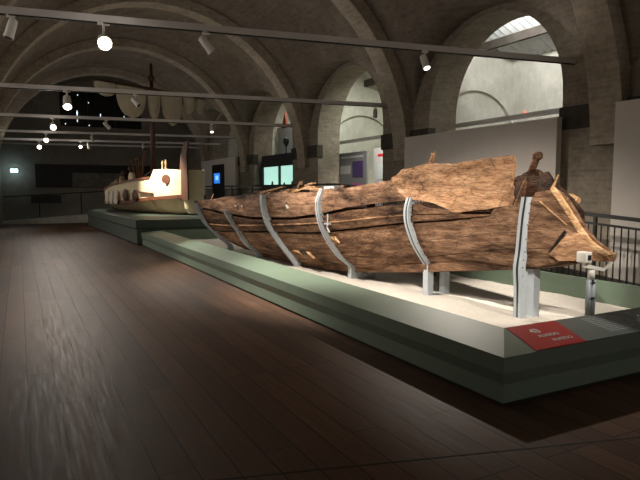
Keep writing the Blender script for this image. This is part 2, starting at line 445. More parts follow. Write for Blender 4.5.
# ------------------------------------------------------------------ walkway and railing behind the plinth
def deck_z(y): return 0.20 + 0.067*(y-4.85) if y < 12.5 else 0.713
m = MB(); rows = []
for y in (2.0, 4.85, 8, 12.5, 18, 29.5):
    z = max(0.05, deck_z(y)); rows.append([(7.02, y, 0), (7.02, y, z), (8.03, y, z), (8.03, y, 0)])
m.grid(rows); tag(m.build('walkway_ramp', M['dark_deck']), kind='structure')
def railing(y0, y1, label, step, as_parts):
    r = thing('railing', (7.05, y0, deck_z(y0)), label, 'railing')
    pts = [(7.05, y, deck_z(y)+1.03) for y in ([y0]+[b for b in (12.5,) if y0 < b < y1]+[y1])]
    m = MB()
    for a, b in zip(pts, pts[1:]): m.bar(a, b, 0.05, 0.05)
    m.build('handrail', M['black'], r)
    m = MB()
    for a, b in zip(pts, pts[1:]): m.bar((a[0], a[1], a[2]-0.12), (b[0], b[1], b[2]-0.12), 0.03, 0.03)
    m.build('upper_rail', M['black'], r)
    m = MB()
    for a, b in zip(pts, pts[1:]): m.bar((a[0], a[1], a[2]-0.93), (b[0], b[1], b[2]-0.93), 0.03, 0.03)
    m.build('lower_rail', M['black'], r)
    y = y0+0.05; mm = MB()
    while y < y1:
        z = deck_z(y); q = mm if not as_parts else MB()
        q.box(7.043, 7.057, y-0.007, y+0.007, z+0.1, z+0.91)
        if as_parts: q.build('baluster', M['black'], r)
        y += step
    if not as_parts: tag(mm.build('baluster', M['black'], r), kind='stuff')
    yy = y0+0.02
    while yy < y1+0.1:
        z = deck_z(yy); MB().box(7.03, 7.07, yy-0.02, yy+0.02, z, z+1.01).build('post', M['black'], r); yy += (y1-y0)/max(1, round((y1-y0)/2.2))
railing(3.0, 11.9, 'black railing with thin upright bars behind the pointed bow of the wreck', 0.1, True)
railing(12.0, 29.0, 'far black railing running along the walkway towards the end wall', 0.16, False)

# ------------------------------------------------------------------ plinths
def ring(prof, x0, x1, y0, y1):
    """prof: (inset, z). Returns rows of the four corners."""
    return [[(x0+i, y0+i, z), (x1-i, y0+i, z), (x1-i, y1-i, z), (x0+i, y1-i, z)] for i, z in prof]
pl = thing('display_plinth', (5, 10, 0), 'long sage green plinth filled with sand under the ancient wreck', 'plinth')
PX0, PX1, PY0, PY1 = 3.09, 6.97, 3.0, 17.0
MB().grid(ring([(0.46, 0.05), (0.46, 0.45), (0.0, 0.379), (0.0, 0.255), (0.022, 0.165), (0.012, 0.03), (0.4, 0.03)], PX0, PX1, PY0, PY1), True).build('rim', M['green'], pl)
MB().grid(ring([(0.4, 0.0), (0.03, 0.0), (0.03, 0.03), (0.4, 0.03)], PX0, PX1, PY0, PY1), True).build('toe_kick', M['toe'], pl)
MB().box(PX0+.4, PX1-.4, PY0+.4, PY1-.4, 0, 0.05).build('bed', M['toe'], pl)
pl2 = thing('display_plinth', (5, 22, 0), 'taller dark green plinth at the far end under the cream boat', 'plinth')
q = [(2.95, 17.05), (6.97, 17.05), (6.97, 27.45), (2.67, 27.45)]
def inset(d):
    return [(q[0][0]+d, q[0][1]+d), (q[1][0]-d, q[1][1]+d), (q[2][0]-d, q[2][1]-d), (q[3][0]+d, q[3][1]-d)]
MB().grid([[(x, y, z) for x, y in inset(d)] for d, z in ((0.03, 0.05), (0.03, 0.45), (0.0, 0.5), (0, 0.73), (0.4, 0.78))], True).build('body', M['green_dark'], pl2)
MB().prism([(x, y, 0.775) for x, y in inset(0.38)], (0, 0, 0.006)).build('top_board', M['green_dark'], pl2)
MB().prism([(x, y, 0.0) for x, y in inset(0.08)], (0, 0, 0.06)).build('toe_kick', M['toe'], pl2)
# sand
rows = []
nx, ny = 40, 150
for j in range(ny+1):
    y = PY0+0.46 + (PY1-PY0-0.92)*j/ny; row = []
    for i in range(nx+1):
        x = PX0+0.46 + (PX1-PX0-0.92)*i/nx
        e = min(i, nx-i, j, ny-j)/6.0
        z = 0.12 + 0.03*nz(x, y, 3, 1.3) + 0.012*nz(x, y, 9, 4.0) + 0.05*max(0, 1-e)
        z += 0.16*math.exp(-((x-3.9)**2/0.25))*max(0, min(1, (y-9)/3))*0.3
        row.append((x, y, z))
    rows.append(row)
tag(MB().grid(rows).build('sand_bed', M['sand'], smooth=True), 'pale sand filling the green plinth beneath the wreck', 'sand', kind='stuff')

# caption panel on the near rim
RN = Vector((0, -0.071, 0.46)).normalized()      # normal of the near rim slope
def on_rim(u, v, h=0.0):
    """u: metres along X, v: 0 at the outer edge .. 1 at the inner edge."""
    return Vector((u, PY0 + 0.46*v, 0.379 + 0.071*v)) + RN*h
cap = thing('caption_panel', (4.6, 3.2, 0.4), 'sloping caption panel with red end and grey text area on the near plinth rim', 'caption panel')
def rim_plate(u0, u1, v0, v1, h0, h1):
    # the left end follows the mitred corner
    return [on_rim(u0[0], v0, h0), on_rim(u1[0], v0, h0), on_rim(u1[1], v1, h0), on_rim(u0[1], v1, h0)]
M_L = ((3.43, 3.56)); M_R = ((4.00, 4.14)); M_E = ((6.90, 6.50))
for nm, a, b, mat in (('red_plate', M_L, M_R, M['red']), ('grey_plate', M_R, M_E, M['panel_grey'])):
    pts = rim_plate(a, b, 0.03, 0.97, 0.001, 0)
    MB().prism(pts, RN*0.006).build(nm, mat, cap)
def text_on_rim(s, size, u, v, name, parent, mat):
    cu = bpy.data.curves.new(name, 'FONT'); cu.body = s; cu.size = size; cu.extrude = 0.0008; cu.offset = 0.0035 if s == '43' else 0.001; cu.align_x = 'LEFT'
    to = bpy.data.objects.new(name, cu); COL.objects.link(to)
    bpy.context.view_layer.update()
    dg = bpy.context.evaluated_depsgraph_get()
    me = bpy.data.meshes.new_from_object(to.evaluated_get(dg)); COL.objects.unlink(to); bpy.data.objects.remove(to)
    X = Vector((1, 0, 0)); Yv = RN.cross(X); p = on_rim(u, v, 0.0085)
    for vt in me.vertices:
        c = vt.co.copy(); vt.co = p + X*c.x + Yv*c.y + RN*c.z
    o = bpy.data.objects.new(name, me); COL.objects.link(o); me.materials.clear(); me.materials.append(mat)
    o.parent = parent; o.matrix_parent_inverse = Matrix.Translation(-parent.location)
    return o
text_on_rim('43', 0.105, 3.69, 0.60, 'lettering', cap, M['letters'])
text_on_rim('ALKEDO', 0.060, 3.68, 0.42, 'lettering', cap, M['letters'])
text_on_rim('ALKEDO', 0.060, 3.735, 0.22, 'lettering', cap, M['letters'])
for (u0, wd) in ((4.42, 0.42), (5.0, 0.42), (5.58, 0.42)):
    m = MB()
    for r_ in range(9):
        v = 0.82 - r_*0.075; u = u0; end = u0 + wd - (random.random()*0.18 if r_ in (4, 8) else random.random()*0.02)
        while u < end:
            l = min(random.uniform(0.02, 0.07), end-u)
            pts = [on_rim(u, v, 0.0075), on_rim(u+l, v, 0.0075), on_rim(u+l, v+0.036, 0.0075), on_rim(u, v+0.036, 0.0075)]
            m.prism(pts, RN*0.0006); u += l+0.012
    m.build('text_block', M['letters_grey'], cap)

# ------------------------------------------------------------------ the wreck
ST = {
3.75: [(0.9, 5.30), (2.2, 5.30)],
4.75: [(0.66, 5.2), (.72, 5.11), (.91, 5.08), (1.26, 5.10), (1.52, 5.14), (2.2, 5.19)],
6.45: [(.50, 5.13), (.54, 5.08), (.64, 5.0), (.86, 4.85), (1.12, 4.74), (1.28, 4.72), (1.5, 4.74), (2.2, 4.82)],
8.2: [(.28, 4.98), (.34, 4.84), (.51, 4.63), (.77, 4.43), (1.08, 4.28), (1.36, 4.24), (1.62, 4.28), (2.2, 4.36)],
9.95: [(.16, 4.86), (.22, 4.70), (.46, 4.46), (.72, 4.26), (1.0, 4.1), (1.32, 4.02), (1.51, 4.02), (2.2, 4.1)],
11.7: [(.16, 4.72), (.24, 4.58), (.43, 4.34), (.68, 4.17), (.94, 3.99), (1.18, 3.86), (1.5, 3.78), (2.2, 3.76)],
13.4: [(.3, 4.58), (.45, 4.31), (.62, 4.11), (.79, 3.94), (1.03, 3.8), (1.29, 3.69), (1.6, 3.62), (2.2, 3.58)],
14.2: [(.4, 4.5), (.6, 4.2), (.8, 4.03), (1.03, 3.88), (1.29, 3.76), (1.6, 3.68), (2.2, 3.64)]}
YK = sorted(ST)
def cubic(x, xs, vs):
    if x <= xs[0]: return vs[0]
    if x >= xs[-1]: return vs[-1]
    for i in range(len(xs)-1):
        if x <= xs[i+1]:
            h = xs[i+1]-xs[i]; t = (x-xs[i])/h
            def sl(j):
                a = max(0, j-1); b = min(len(xs)-1, j+1); return (vs[b]-vs[a])/(xs[b]-xs[a])
            m0, m1 = sl(i)*h, sl(i+1)*h
            return (2*t**3-3*t*t+1)*vs[i] + (t**3-2*t*t+t)*m0 + (-2*t**3+3*t*t)*vs[i+1] + (t**3-t*t)*m1
def S(Y, z): return cubic(Y, YK, [interp(z, ST[y]) for y in YK])
def XCc(Y): return 5.30 - 0.08*(Y-4.5)
def Sfar(Y, z):
    e = max(0, min(1, (Y-3.8)/1.2)); return 2*XCc(Y) - S(Y, z) + 0.28*e
T = [(13.7, 1.34), (12.59, 1.38), (11.7, 1.44), (10.78, 1.5), (10.1, 1.53), (9.4, 1.55), (8.55, 1.56), (8.09, 1.62), (7.68, 1.63), (7.26, 1.68), (6.77, 1.745), (6.4, 1.77)]
UT = [(6.80, 1.78), (6.7, 1.80), (6.68, 1.86), (6.62, 1.89), (6.45, 1.91), (6.33, 1.93), (6.2, 1.96), (6.1, 1.945), (5.79, 1.935), (5.62, 1.96), (5.41, 1.98), (5.1, 2.0), (5.0, 2.01), (4.95, 2.0)]
UB = [(6.8, 1.76), (6.76, 1.71), (6.62, 1.55), (6.49, 1.47), (6.23, 1.455), (6.06, 1.43), (5.9, 1.385), (5.73, 1.315), (5.51, 1.335), (5.17, 1.38), (4.95, 1.42)]
A_ = [(13.6, 1.22), (12.88, 1.19), (11.55, 1.1), (10.64, 1.07), (10.12, 1.09), (9.08, 1.13), (8.2, 1.22), (7.6, 1.33), (7.07, 1.40), (6.4, 1.47)]
B_ = [(13.6, 1.16), (12.88, 1.13), (11.55, 1.045), (10.64, 1.02), (10.12, 1.035), (9.08, 1.08), (8.2, 1.17), (7.6, 1.28), (7.07, 1.345), (6.55, 1.40), (6.3, 1.40), (6.15, 1.36), (5.9, 1.335), (5.6, 1.325)]
M_ = [(13.6, .80), (12.4, .82), (10.83, .90), (9.5, .985), (8.8, 1.03), (8.23, 1.075), (7.73, 1.12), (7.11, 1.2), (6.55, 1.255), (6.13, 1.28), (5.74, 1.3), (5.2, 1.32)]
C_ = [(13.6, .62), (12.5, .67), (10.41, .8), (8.94, .87), (8.39, .91), (7.68, 1.0), (7.04, 1.085), (6.48, 1.155), (5.89, 1.21), (5.2, 1.29)]
D_ = [(13.6, .59), (12.5, .64), (10.41, .77), (8.94, .84), (8.39, .88), (7.68, .97), (7.04, 1.06), (6.48, 1.13), (5.89, 1.185), (5.3, 1.262), (5.2, 1.285), (5.16, 1.37), (4.98, 1.41), (4.81, 1.46), (4.69, 1.49), (4.655, 1.57), (4.42, 1.61), (4.37, 1.58), (4.29, 1.52), (4.15, 1.33), (4.05, 1.19), (3.94, 1.07), (3.81, .99), (3.73, .95)]
E_ = [(13.6, .5), (11.7, .42), (9.95, .43), (8.2, .52), (6.91, .60), (6.07, .72), (5.32, .85), (4.75, .93), (4.28, .97), (3.9, .95), (3.73, .92)]
BOT = [(13.6, .38), (13.0, .3), (11.7, .19), (10, .17), (9, .19), (8.2, .25), (7.5, .32), (6.71, .42), (6.38, .47), (5.44, .60), (4.7, .71), (4.32, .79), (4.21, .83), (3.73, .88)]
def mid(a, b, t): return lambda y: interp(y, a)*(1-t) + interp(y, b)*t
def strake(lo, hi, y0, y1, off, mat, thick=0.05, jag=(0.0, 0.0), parent=None, far=False, name='strake', seed=0, k=7, rough=0.008, endjag=0.03):
    fl = lo if callable(lo) else (lambda y: interp(y, lo)); fh = hi if callable(hi) else (lambda y: interp(y, hi))
    n = max(8, int(abs(y1-y0)/0.05)); outer = []; inner = []
    for i in range(n+1):
        y = y0 + (y1-y0)*i/n
        zl = fl(y) + jag[0]*noise.noise(Vector((y*6, seed, 0))) ; zh = fh(y) + jag[1]*(noise.noise(Vector((y*7, seed, 5))) + .6*noise.noise(Vector((y*21, seed, 8))))
        if zh < zl+0.01: zh = zl+0.01
        ro = []; ri = []
        for j in range(k+1):
            z = zl + (zh-zl)*j/k; yy = y
            if i in (0, n): yy += endjag*noise.noise(Vector((seed, z*11, y)))
            r = rough*(noise.noise(Vector((y*1.5, z*9, seed))) + .5*noise.noise(Vector((y*5, z*22, seed+3))))
            if far:
                x = Sfar(yy, z); ro.append((x+off+r, yy, z)); ri.append((x+off-thick+r, yy, z))
            else:
                x = S(yy, z); ro.append((x-off+r, yy, z)); ri.append((x-off+thick+r, yy, z))
        outer.append(ro); inner.append(ri)
    m = MB(); rows = [o + i_[::-1] for o, i_ in zip(outer, inner)]
    m.grid(rows, True)
    nn = len(rows[0]); base = 0
    kk = k+1
    for e in (0, len(rows)-1):
        for j in range(k): m.f.append((e*nn+j, e*nn+j+1, e*nn+nn-2-j, e*nn+nn-1-j))
    return m.build(name, mat, parent, smooth=False)
HO = -0.06
wk = thing('ancient_boat_wreck', (5.0, 8.7, 0.2), 'long brown ancient wooden boat wreck with broken pale upper plank', 'boat')
strake(A_, T, 13.62, 6.42, HO+0.02, M['hull'], jag=(0.006, 0.02), parent=wk, seed=1, k=8)
strake(M_, B_, 13.6, 5.6, HO+0.025, M['hull_dark'], jag=(0.004, 0.008), parent=wk, seed=2)
strake(C_, mid(M_, M_, 0) if False else (lambda y: interp(y, M_)-0.012), 13.6, 5.18, HO+0.04, M['hull_dark'], jag=(0.006, 0.0), parent=wk, seed=3, thick=0.06)
strake(mid(E_, D_, .5), D_, 13.58, 3.80, HO+0.015, M['hull'], jag=(0.0, 0.004), parent=wk, seed=4, k=8)
strake(E_, mid(E_, D_, .492), 13.55, 3.80, HO+0.015, M['hull'], jag=(0.003, 0.0), parent=wk, seed=5)
strake(BOT, (lambda y: interp(y, E_)-0.006), 13.5, 3.80, HO+0.01, M['hull'], jag=(0.012, 0.0), parent=wk, seed=6, k=8)
up = strake(UB, UT, 6.79, 4.96, HO+0.03, M['hull_light'], jag=(0.012, 0.012), parent=wk, seed=7, thick=0.06, k=14, rough=0.016, endjag=0.05)
tag(up, 'pale broken upper strake')
# ceiling planks behind the gaps and the far side of the hull
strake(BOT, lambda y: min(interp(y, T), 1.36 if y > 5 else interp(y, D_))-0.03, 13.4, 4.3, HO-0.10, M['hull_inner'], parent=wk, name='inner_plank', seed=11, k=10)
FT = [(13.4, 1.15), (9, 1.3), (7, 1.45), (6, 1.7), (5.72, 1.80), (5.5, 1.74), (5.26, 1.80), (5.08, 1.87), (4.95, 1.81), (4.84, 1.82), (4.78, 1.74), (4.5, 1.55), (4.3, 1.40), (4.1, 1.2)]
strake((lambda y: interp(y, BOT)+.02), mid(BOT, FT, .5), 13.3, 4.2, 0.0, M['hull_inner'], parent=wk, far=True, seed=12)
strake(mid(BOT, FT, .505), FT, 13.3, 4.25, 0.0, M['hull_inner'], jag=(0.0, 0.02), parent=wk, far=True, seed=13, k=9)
# keel, stem and frames
m = MB(); rows = []
for i in range(60):
    y = 4.2 + (13.55-4.2)*i/59; z = interp(y, BOT); x = XCc(y)
    x = min(x, S(y, z)+0.16); 
    rows.append([(x-0.07, y, z-0.015), (x+0.09, y, z-0.03), (x+0.09, y, z+0.1), (x-0.07, y, z+0.1)])
m.grid(rows, True); m.f += [(0, 1, 2, 3), (59*4+3, 59*4+2, 59*4+1, 59*4)]
m.build('keel', M['hull_dark'], wk)
sp = [(5.24, 4.42, 1.62), (5.25, 4.34, 1.53), (5.26, 4.19, 1.34), (5.27, 4.08, 1.19), (5.28, 3.97, 1.07), (5.28, 3.84, 0.99), (5.28, 3.74, 0.94)]
rows = []
for (x, y, z), wd in zip(sp, (.03, .03, .03, .03, .03, .03, .02)):
    rows.append([(x-0.03, y+0.02, z-0.015), (x-0.02, y+.005, z+0.008), (x+0.005, y-0.01, z+0.01), (x+0.02, y+wd, z-0.04), (x-0.03, y+wd, z-wd)])
m = MB().grid(rows, True); m.f += [(0, 1, 2, 3, 4), (34, 33, 32, 31, 30)]
tag(m.build('stem_edge', M['splinter'], wk), 'pale splintered leading edge of the bow')
ff = [(4.17, 1.13), (4.36, .90), (4.25, .83), (4.0, .86), (3.72, .875), (3.70, .95), (3.82, 1.0), (3.95, 1.075), (4.05, 1.15)]
m = MB(); m.prism([(S(y, z)-0.01+0.006*nz(y, z, 1, 9), y+.03, z) for y, z in ff], (0.08, 0, 0)); tag(m.build('forefoot_block', M['hull_light'], wk), 'pale triangular block at the tip of the bow')
m = MB(); m.bar((5.215, 4.24, 1.16), (5.185, 4.41, .91), 0.03, 0.022); m.build('open_seam', M['black'], wk)
MB().tube([(5.62, 4.80, 1.46), (5.63, 4.66, 1.5), (5.64, 4.52, 1.50), (5.64, 4.42, 1.48)], [0.055, 0.065, 0.06, 0.035], 9).build('broken_timber', M['splinter'], wk)
MB().bar((5.24, 4.46, 1.6), (5.25, 4.38, 1.77), 0.035, 0.02, w2=0.012, h2=0.01).build('splinter', M['splinter'], wk)
MB().bar((5.2, 4.58, 1.47), (5.24, 4.24, 1.22), 0.02, 0.015, w2=0.012, h2=0.01).build('splinter', M['splinter'], wk)
MB().tube([(4.92, 6.18, 1.93), (4.9, 6.14, 2.0), (4.9, 6.1, 2.06), (4.88, 6.13, 2.10)], [0.03, 0.035, 0.025, 0.01], 7).build('splinter', M['hull_light'], wk)
MB().tube([(4.9, 6.1, 2.05), (4.9, 6.06, 2.10)], [0.022, 0.012], 6).build('splinter', M['hull_light'], wk)
MB().tube([(5.66, 5.36, 1.35), (5.7, 5.22, 1.72), (5.71, 5.12, 1.97), (5.71, 5.10, 2.01)], [0.055, 0.05, 0.045, 0.05], 8).build('frame_timber', M['hull_dark'], wk)
MB().lathe([(0.03, -.02), (0.06, 0), (.065, .05), (.04, .08)], (5.71, 5.09, 1.99), 10).build('timber_head', M['hull_dark'], wk)
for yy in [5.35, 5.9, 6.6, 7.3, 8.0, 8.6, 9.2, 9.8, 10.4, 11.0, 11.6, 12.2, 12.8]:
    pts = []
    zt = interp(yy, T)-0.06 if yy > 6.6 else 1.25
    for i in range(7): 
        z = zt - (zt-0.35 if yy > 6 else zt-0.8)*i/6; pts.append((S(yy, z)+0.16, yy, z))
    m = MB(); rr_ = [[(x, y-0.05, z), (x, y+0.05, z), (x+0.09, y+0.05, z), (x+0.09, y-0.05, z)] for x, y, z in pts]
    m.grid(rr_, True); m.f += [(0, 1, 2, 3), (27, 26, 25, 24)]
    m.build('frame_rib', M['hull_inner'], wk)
# loose broken timbers lying along the top of the hull
deb = [((4.15, 10.5, 1.53), (4.3, 9.6, 1.66), .09, .04, 'splinter'), ((4.4, 10.3, 1.54), (4.25, 9.2, 1.6), .12, .07, 'hull'), ((4.5, 9.9, 1.56), (4.55, 8.9, 1.72), .12, .05, 'hull_light'), ((4.0, 10.9, 1.5), (4.2, 10.2, 1.58), .06, .05, 'hull_dark'), ((3.85, 12.6, 1.40), (3.86, 12.5, 1.5), .03, .02, 'splinter'), ((4.5, 9.4, 1.6), (4.3, 8.9, 1.72), .1, .1, 'hull'), ((4.32, 10.35, 1.52), (4.35, 9.3, 1.6), .12, .08, 'hull'), ((4.25, 9.5, 1.55), (4.45, 8.6, 1.66), .1, .04, 'splinter'), ((4.4, 9.15, 1.67), (4.4, 8.35, 1.60), .09, .07, 'hull_light'),
       ((4.6, 8.9, 1.60), (4.6, 7.9, 1.66), .12, .06, 'hull'), ((4.2, 9.9, 1.53), (4.3, 9.0, 1.585), .08, .03, 'splinter'), ((3.9, 11.9, 1.44), (3.98, 11.2, 1.475), .06, .03, 'hull'), ((4.5, 9.7, 1.56), (4.55, 9.2, 1.68), .1, .08, 'hull_dark')]
for a, b, w_, h_, mm in deb: MB().bar(a, b, w_, h_, w2=w_*.6, h2=h_*.6).build('broken_timber', M[mm], wk)
rows = []
for i in range(90):
    y = 13.3 - (13.3-6.5)*i/89; z = interp(y, M_)-.006; x = S(y, z)+.012; w = .011+.005*nz(y, 3, 1, 5)
    rows.append([(x, y, z-w), (x, y, z+w), (x+.05, y, z+w), (x+.05, y, z-w)])
MB().grid(rows, True).build('wale_edge', M['hull_light'], wk)
# damage: splintered hollows in the lower planks, small nails
def chip(y, z, ln, h, mat, dz=0.0):
    x = S(y, z)+0.035
    MB().prism([(x, y, z), (x+.005, y-ln*.5, z+h+dz), (x+.005, y-ln, z+dz)], (0.03, 0, 0.0)).build('splinter', mat, wk)
for y, z, ln, h, mm, dz in ((9.72, .47, .3, .09, 'splinter', -.03), (9.45, .50, .34, .07, 'black', -.04), (9.25, .50, .34, .10, 'splinter', -.10), (8.15, .84, .3, .09, 'splinter', -.07), (9.62, .44, .25, .05, 'splinter', -.03), (9.35, .43, .2, .04, 'black', -.01), (9.2, .46, .25, .05, 'splinter', -.06), (8.1, .80, .22, .05, 'splinter', -.05), (9.3, .45, .15, .06, 'black', .02)): chip(y, z, ln, h, M[mm], dz)
for y, z in ((11.2, 1.28), (10.9, 1.28), (9.15, 1.33), (9.13, 1.3)): 
    x = S(y, z)+0.035; MB().box(x-.012, x+.02, y-.03, y+.02, z-.02, z+.02).build('iron_nail', M['cloth'], wk)
    MB().box(x-.006, x+.02, y-.02, y+.05, z+.015, z+.05).build('nail_hole', M['black'], wk)
x = S(7.95, 1.08)+.06
MB().tube([(x-.06, 8.0, 1.22), (x-.075, 7.98, 1.10), (x-.07, 8.0, 1.0), (x-.06, 7.94, .93)], .012, 6).build('grey_clamp', M['steel'], wk)
MB().bar((x-.07, 8.1, 1.06), (x-.07, 7.9, 1.07), .02, .02).build('grey_clamp', M['steel'], wk)
MB().box(4.42, 4.62, 7.95, 8.3, 1.585, 1.66).build('grey_pad', M['steel'], wk)

# ------------------------------------------------------------------ steel cradle frames
FR = {
4.75: [(5.15, 1.52), (5.11, 1.26), (5.08, .91), (5.05, .7), (5.07, .45), (5.08, .07)],
6.45: [(4.77, 1.5), (4.73, 1.38), (4.72, 1.28), (4.74, 1.12), (4.85, .86), (5.0, .64), (5.07, .55), (5.08, .5), (5.085, .06)],
8.2: [(4.32, 1.62), (4.25, 1.45), (4.24, 1.36), (4.28, 1.08), (4.43, .77), (4.63, .51), (4.82, .36), (4.86, .31), (4.87, .08)],
9.95: [(4.02, 1.51), (4.02, 1.32), (4.1, 1.0), (4.26, .72), (4.46, .46), (4.67, .2), (4.7, .1)],
11.7: [(3.86, 1.18), (3.99, .94), (4.17, .68), (4.34, .43), (4.58, .22), (4.62, .1)],
13.4: [(3.69, 1.29), (3.8, 1.03), (3.94, .79), (4.11, .62), (4.31, .42), (4.5, .26), (4.52, .1)]}
FL = {4.75: 'nearest pale steel cradle frame, upright under the bow of the wreck', 6.45: 'second steel cradle frame from the bow, bent knee and foot post on sand',
      8.2: 'third steel cradle frame from the bow, curving to a flared foot', 9.95: 'fourth steel cradle frame from the bow, tall straight-topped curved strip',
      11.7: 'fifth steel cradle frame from the bow, short strip ending below the top plank', 13.4: 'farthest steel cradle frame, shaded, at the far end of the wreck'}
for y0, pr in FR.items():
    fr = thing('cradle_frame', (pr[-1][0], y0, 0.1), FL[y0], 'support frame', 'steel cradle frames under the wreck')
    # smooth the profile
    n = 34; ts = list(range(len(pr))); P = [(cubic(len(pr)-1 if i == n else (len(pr)-1)*i/n, ts, [p[0] for p in pr]), cubic((len(pr)-1)*i/n, ts, [p[1] for p in pr])) for i in range(n+1)]
    xo = -0.045 if y0 > 9 else -0.01
    for a, b, xa, xb in ((y0-0.052, y0-0.03, xo, 0.085), (y0+0.012, y0+0.052, xo+.005, 0.05)):
        rows = [[(x+xa, a, z), (x+xa, b, z), (x+xb, b, z), (x+xb, a, z)] for x, z in P]
        m = MB().grid(rows, True); m.f += [(0, 1, 2, 3), (n*4+3, n*4+2, n*4+1, n*4)]
        m.build('curved_strip', M['steel'], fr)
    P = [p for p in P if p[1] > {4.75: .1, 6.45: .5, 8.2: .38}.get(y0, .3)]; n = len(P)-1
    rows = [[(x+xo+.012, y0-0.032, z), (x+xo+.012, y0+0.014, z), (x+.06, y0+0.014, z), (x+.06, y0-0.032, z)] for x, z in P]
    m = MB().grid(rows, True); m.f += [(0, 1, 2, 3), (n*4+3, n*4+2, n*4+1, n*4)]
    m.build('gap_filler', M['black'] if y0 < 9 else M['steel'], fr)  # black on near frames stands for the shade in the gap between strips
    for i in range(2, min(26, n), 3):
        x, z = P[i]; MB().lathe([(0.007, 0), (0.007, 0.006)], (x+.035, y0-0.051, z), 8, axis=(0, -1, 0)).build('bolt', M['steel_dark'], fr)
    x, z = pr[-1]
    foot_top = {4.75: .66, 6.45: .47, 8.2: .30}.get(y0, .22)
    MB().box(x-.014, x+0.088, y0-0.054, y0+(0.054 if y0 > 5 else -0.02), z-0.02, foot_top).build('foot_post', M['steel'], fr)
    if y0 == 8.2: MB().prism([(x, y0-0.045, .1), (x+0.31, y0-0.045, .1), (x+.26, y0-.045, .17), (x+.06, y0-.045, .33), (x, y0-.045, .36)], (0, .06, 0)).build('flared_foot', M['steel'], fr)
    zb = interp(y0, BOT)
    rx = {4.75: 5.33, 6.45: 5.42}.get(y0, x+0.42)
    MB().box(rx-0.05, rx+0.05, y0-0.05, y0+0.05, 0.08, zb-0.02 if y0 < 7 else max(zb-0.02, .2)).build('rear_post', M['steel'], fr)
    MB().box(x-0.03, rx, y0-0.03, y0+0.03, 0.08, 0.12).build('foot_tie', M['steel'], fr)
# jack post under the tip
jk = thing('prow_jack', (5.08, 3.76, 0.1), 'slim white jack post with square clamp holding the tip of the bow', 'support post', 'steel supports under the wreck')
for d in (-0.035, 0.035):
    MB().tube([(5.08+d, 3.80, 0.08), (5.08+d, 3.80, 0.70)], 0.026, 12).build('pole', M['steel'], jk, smooth=True)
for z in (0.3, 0.5, 0.66): MB().box(5.035, 5.125, 3.775, 3.825, z, z+0.02).build('pole_clamp', M['steel_dark'], jk)
MB().tube([(5.08, 3.80, 0.70), (5.08, 3.80, 0.80)], 0.035, 12).build('jack_screw', M['spot_white'], jk, smooth=True)
MB().bar((4.99, 3.82, 0.845), (5.20, 3.76, 0.80), 0.05, 0.035).build('cradle_arm', M['spot_white'], jk)
MB().bar((5.20, 3.76, 0.79), (5.26, 3.70, 0.88), 0.045, 0.02).build('cradle_arm', M['spot_white'], jk)
cb = MB().box(4.95, 5.04, 3.765, 3.885, 0.875, 0.985).build('square_clamp', M['spot_white'], jk, bevel=0.012)
MB().box(4.97, 5.02, 3.76, 3.767, 0.905, 0.955).build('clamp_opening', M['black'], cb)

# ------------------------------------------------------------------ cream reconstruction boat on the far plinth
A2 = Vector((5.02, 18.4, 0)); B2 = Vector((3.62, 25.9, 0)); U2 = (B2-A2); LEN = U2.length; U2.normalize(); V2 = Vector((-U2.y, U2.x, 0)); US = 0.88   # V2 points away; near side = -? 
if V2.x > 0: V2 = -V2      # V2 towards the hall (left)
def b2(u, v, z): p = A2 + U2*(u*US) + V2*v; return (p.x, p.y, z)
HB = [(0.0, 0.34), (0.35, 0.56), (1.2, 0.75), (2.5, 0.98), (4.5, 1.05), (6.5, 0.9), (8, 0.55), (8.9, 0.12)]
def hb(u): return cubic(u, [a for a, b in HB], [b for a, b in HB])
SH = [(0, 1.40), (1.5, 1.32), (3, 1.22), (5, 1.13), (7, 1.1), (8.9, 1.2)]
KE = [(0, 0.95), (0.6, 0.82), (1.5, .79), (7, .79), (8.2, .86), (8.9, 1.0)]
BW = [(0, 2.24), (0.5, 2.27), (1.45, 2.27), (1.55, 2.2), (1.6, 2.0), (5.2, 1.78), (7.0, 1.62), (8.9, 1.52)]
bt = thing('cream_boat', (4.3, 22.5, 0.78), 'cream painted wooden boat with brown wale on the far plinth', 'boat')
def b2skin(zf0, zf1, flare0, flare1, name, mat, u0=0.0, u1=8.9, bulge=0.0, out=0.0, thick=0.04, kk=7):
    rows = []
    us = [u0 + (u1-u0)*i/50 for i in range(51)]
    for side in (1, -1):
        rows = []
        for u in us:
            z0, z1 = zf0(u), zf1(u); o = []; n_ = []
            for j in range(kk+1):
                t = j/kk; w_ = hb(u)*(flare0 + (flare1-flare0)*(t**0.6 if bulge else t)) + out
                z = z0 + (z1-z0)*t
                o.append(b2(u, side*w_, z)); n_.append(b2(u, side*(w_-thick), z))
            rows.append(o + n_[::-1])
        m = MB().grid(rows, True); nn = len(rows[0])
        for e in (0, 50): m.f.append(tuple(e*nn+j for j in range(nn)))
        m.build(name, mat, bt, smooth=False)
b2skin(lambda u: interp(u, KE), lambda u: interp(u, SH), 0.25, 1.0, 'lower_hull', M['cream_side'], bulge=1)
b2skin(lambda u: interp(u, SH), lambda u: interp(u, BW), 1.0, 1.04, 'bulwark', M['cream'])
b2skin(lambda u: interp(u, SH)-0.06, lambda u: interp(u, SH)+0.05, 1.0, 1.0, 'wale', M['brown'], out=0.05, u0=0.0, kk=1, thick=.07)
b2skin(lambda u: interp(u, BW)-0.02, lambda u: interp(u, BW)+0.05, 1.05, 1.05, 'top_rail', M['brown'], out=0.03, u0=1.65, kk=1, thick=.09)
m = MB(); rows = []
for i in range(41):
    u = 0.1+8.6*i/40; w_ = hb(u)*.95; rows.append([b2(u, -w_, interp(u, SH)+.05), b2(u, w_, interp(u, SH)+.05)])
m.grid(rows); m.build('deck', M['brown_dark'], bt)
m = MB(); rows = []
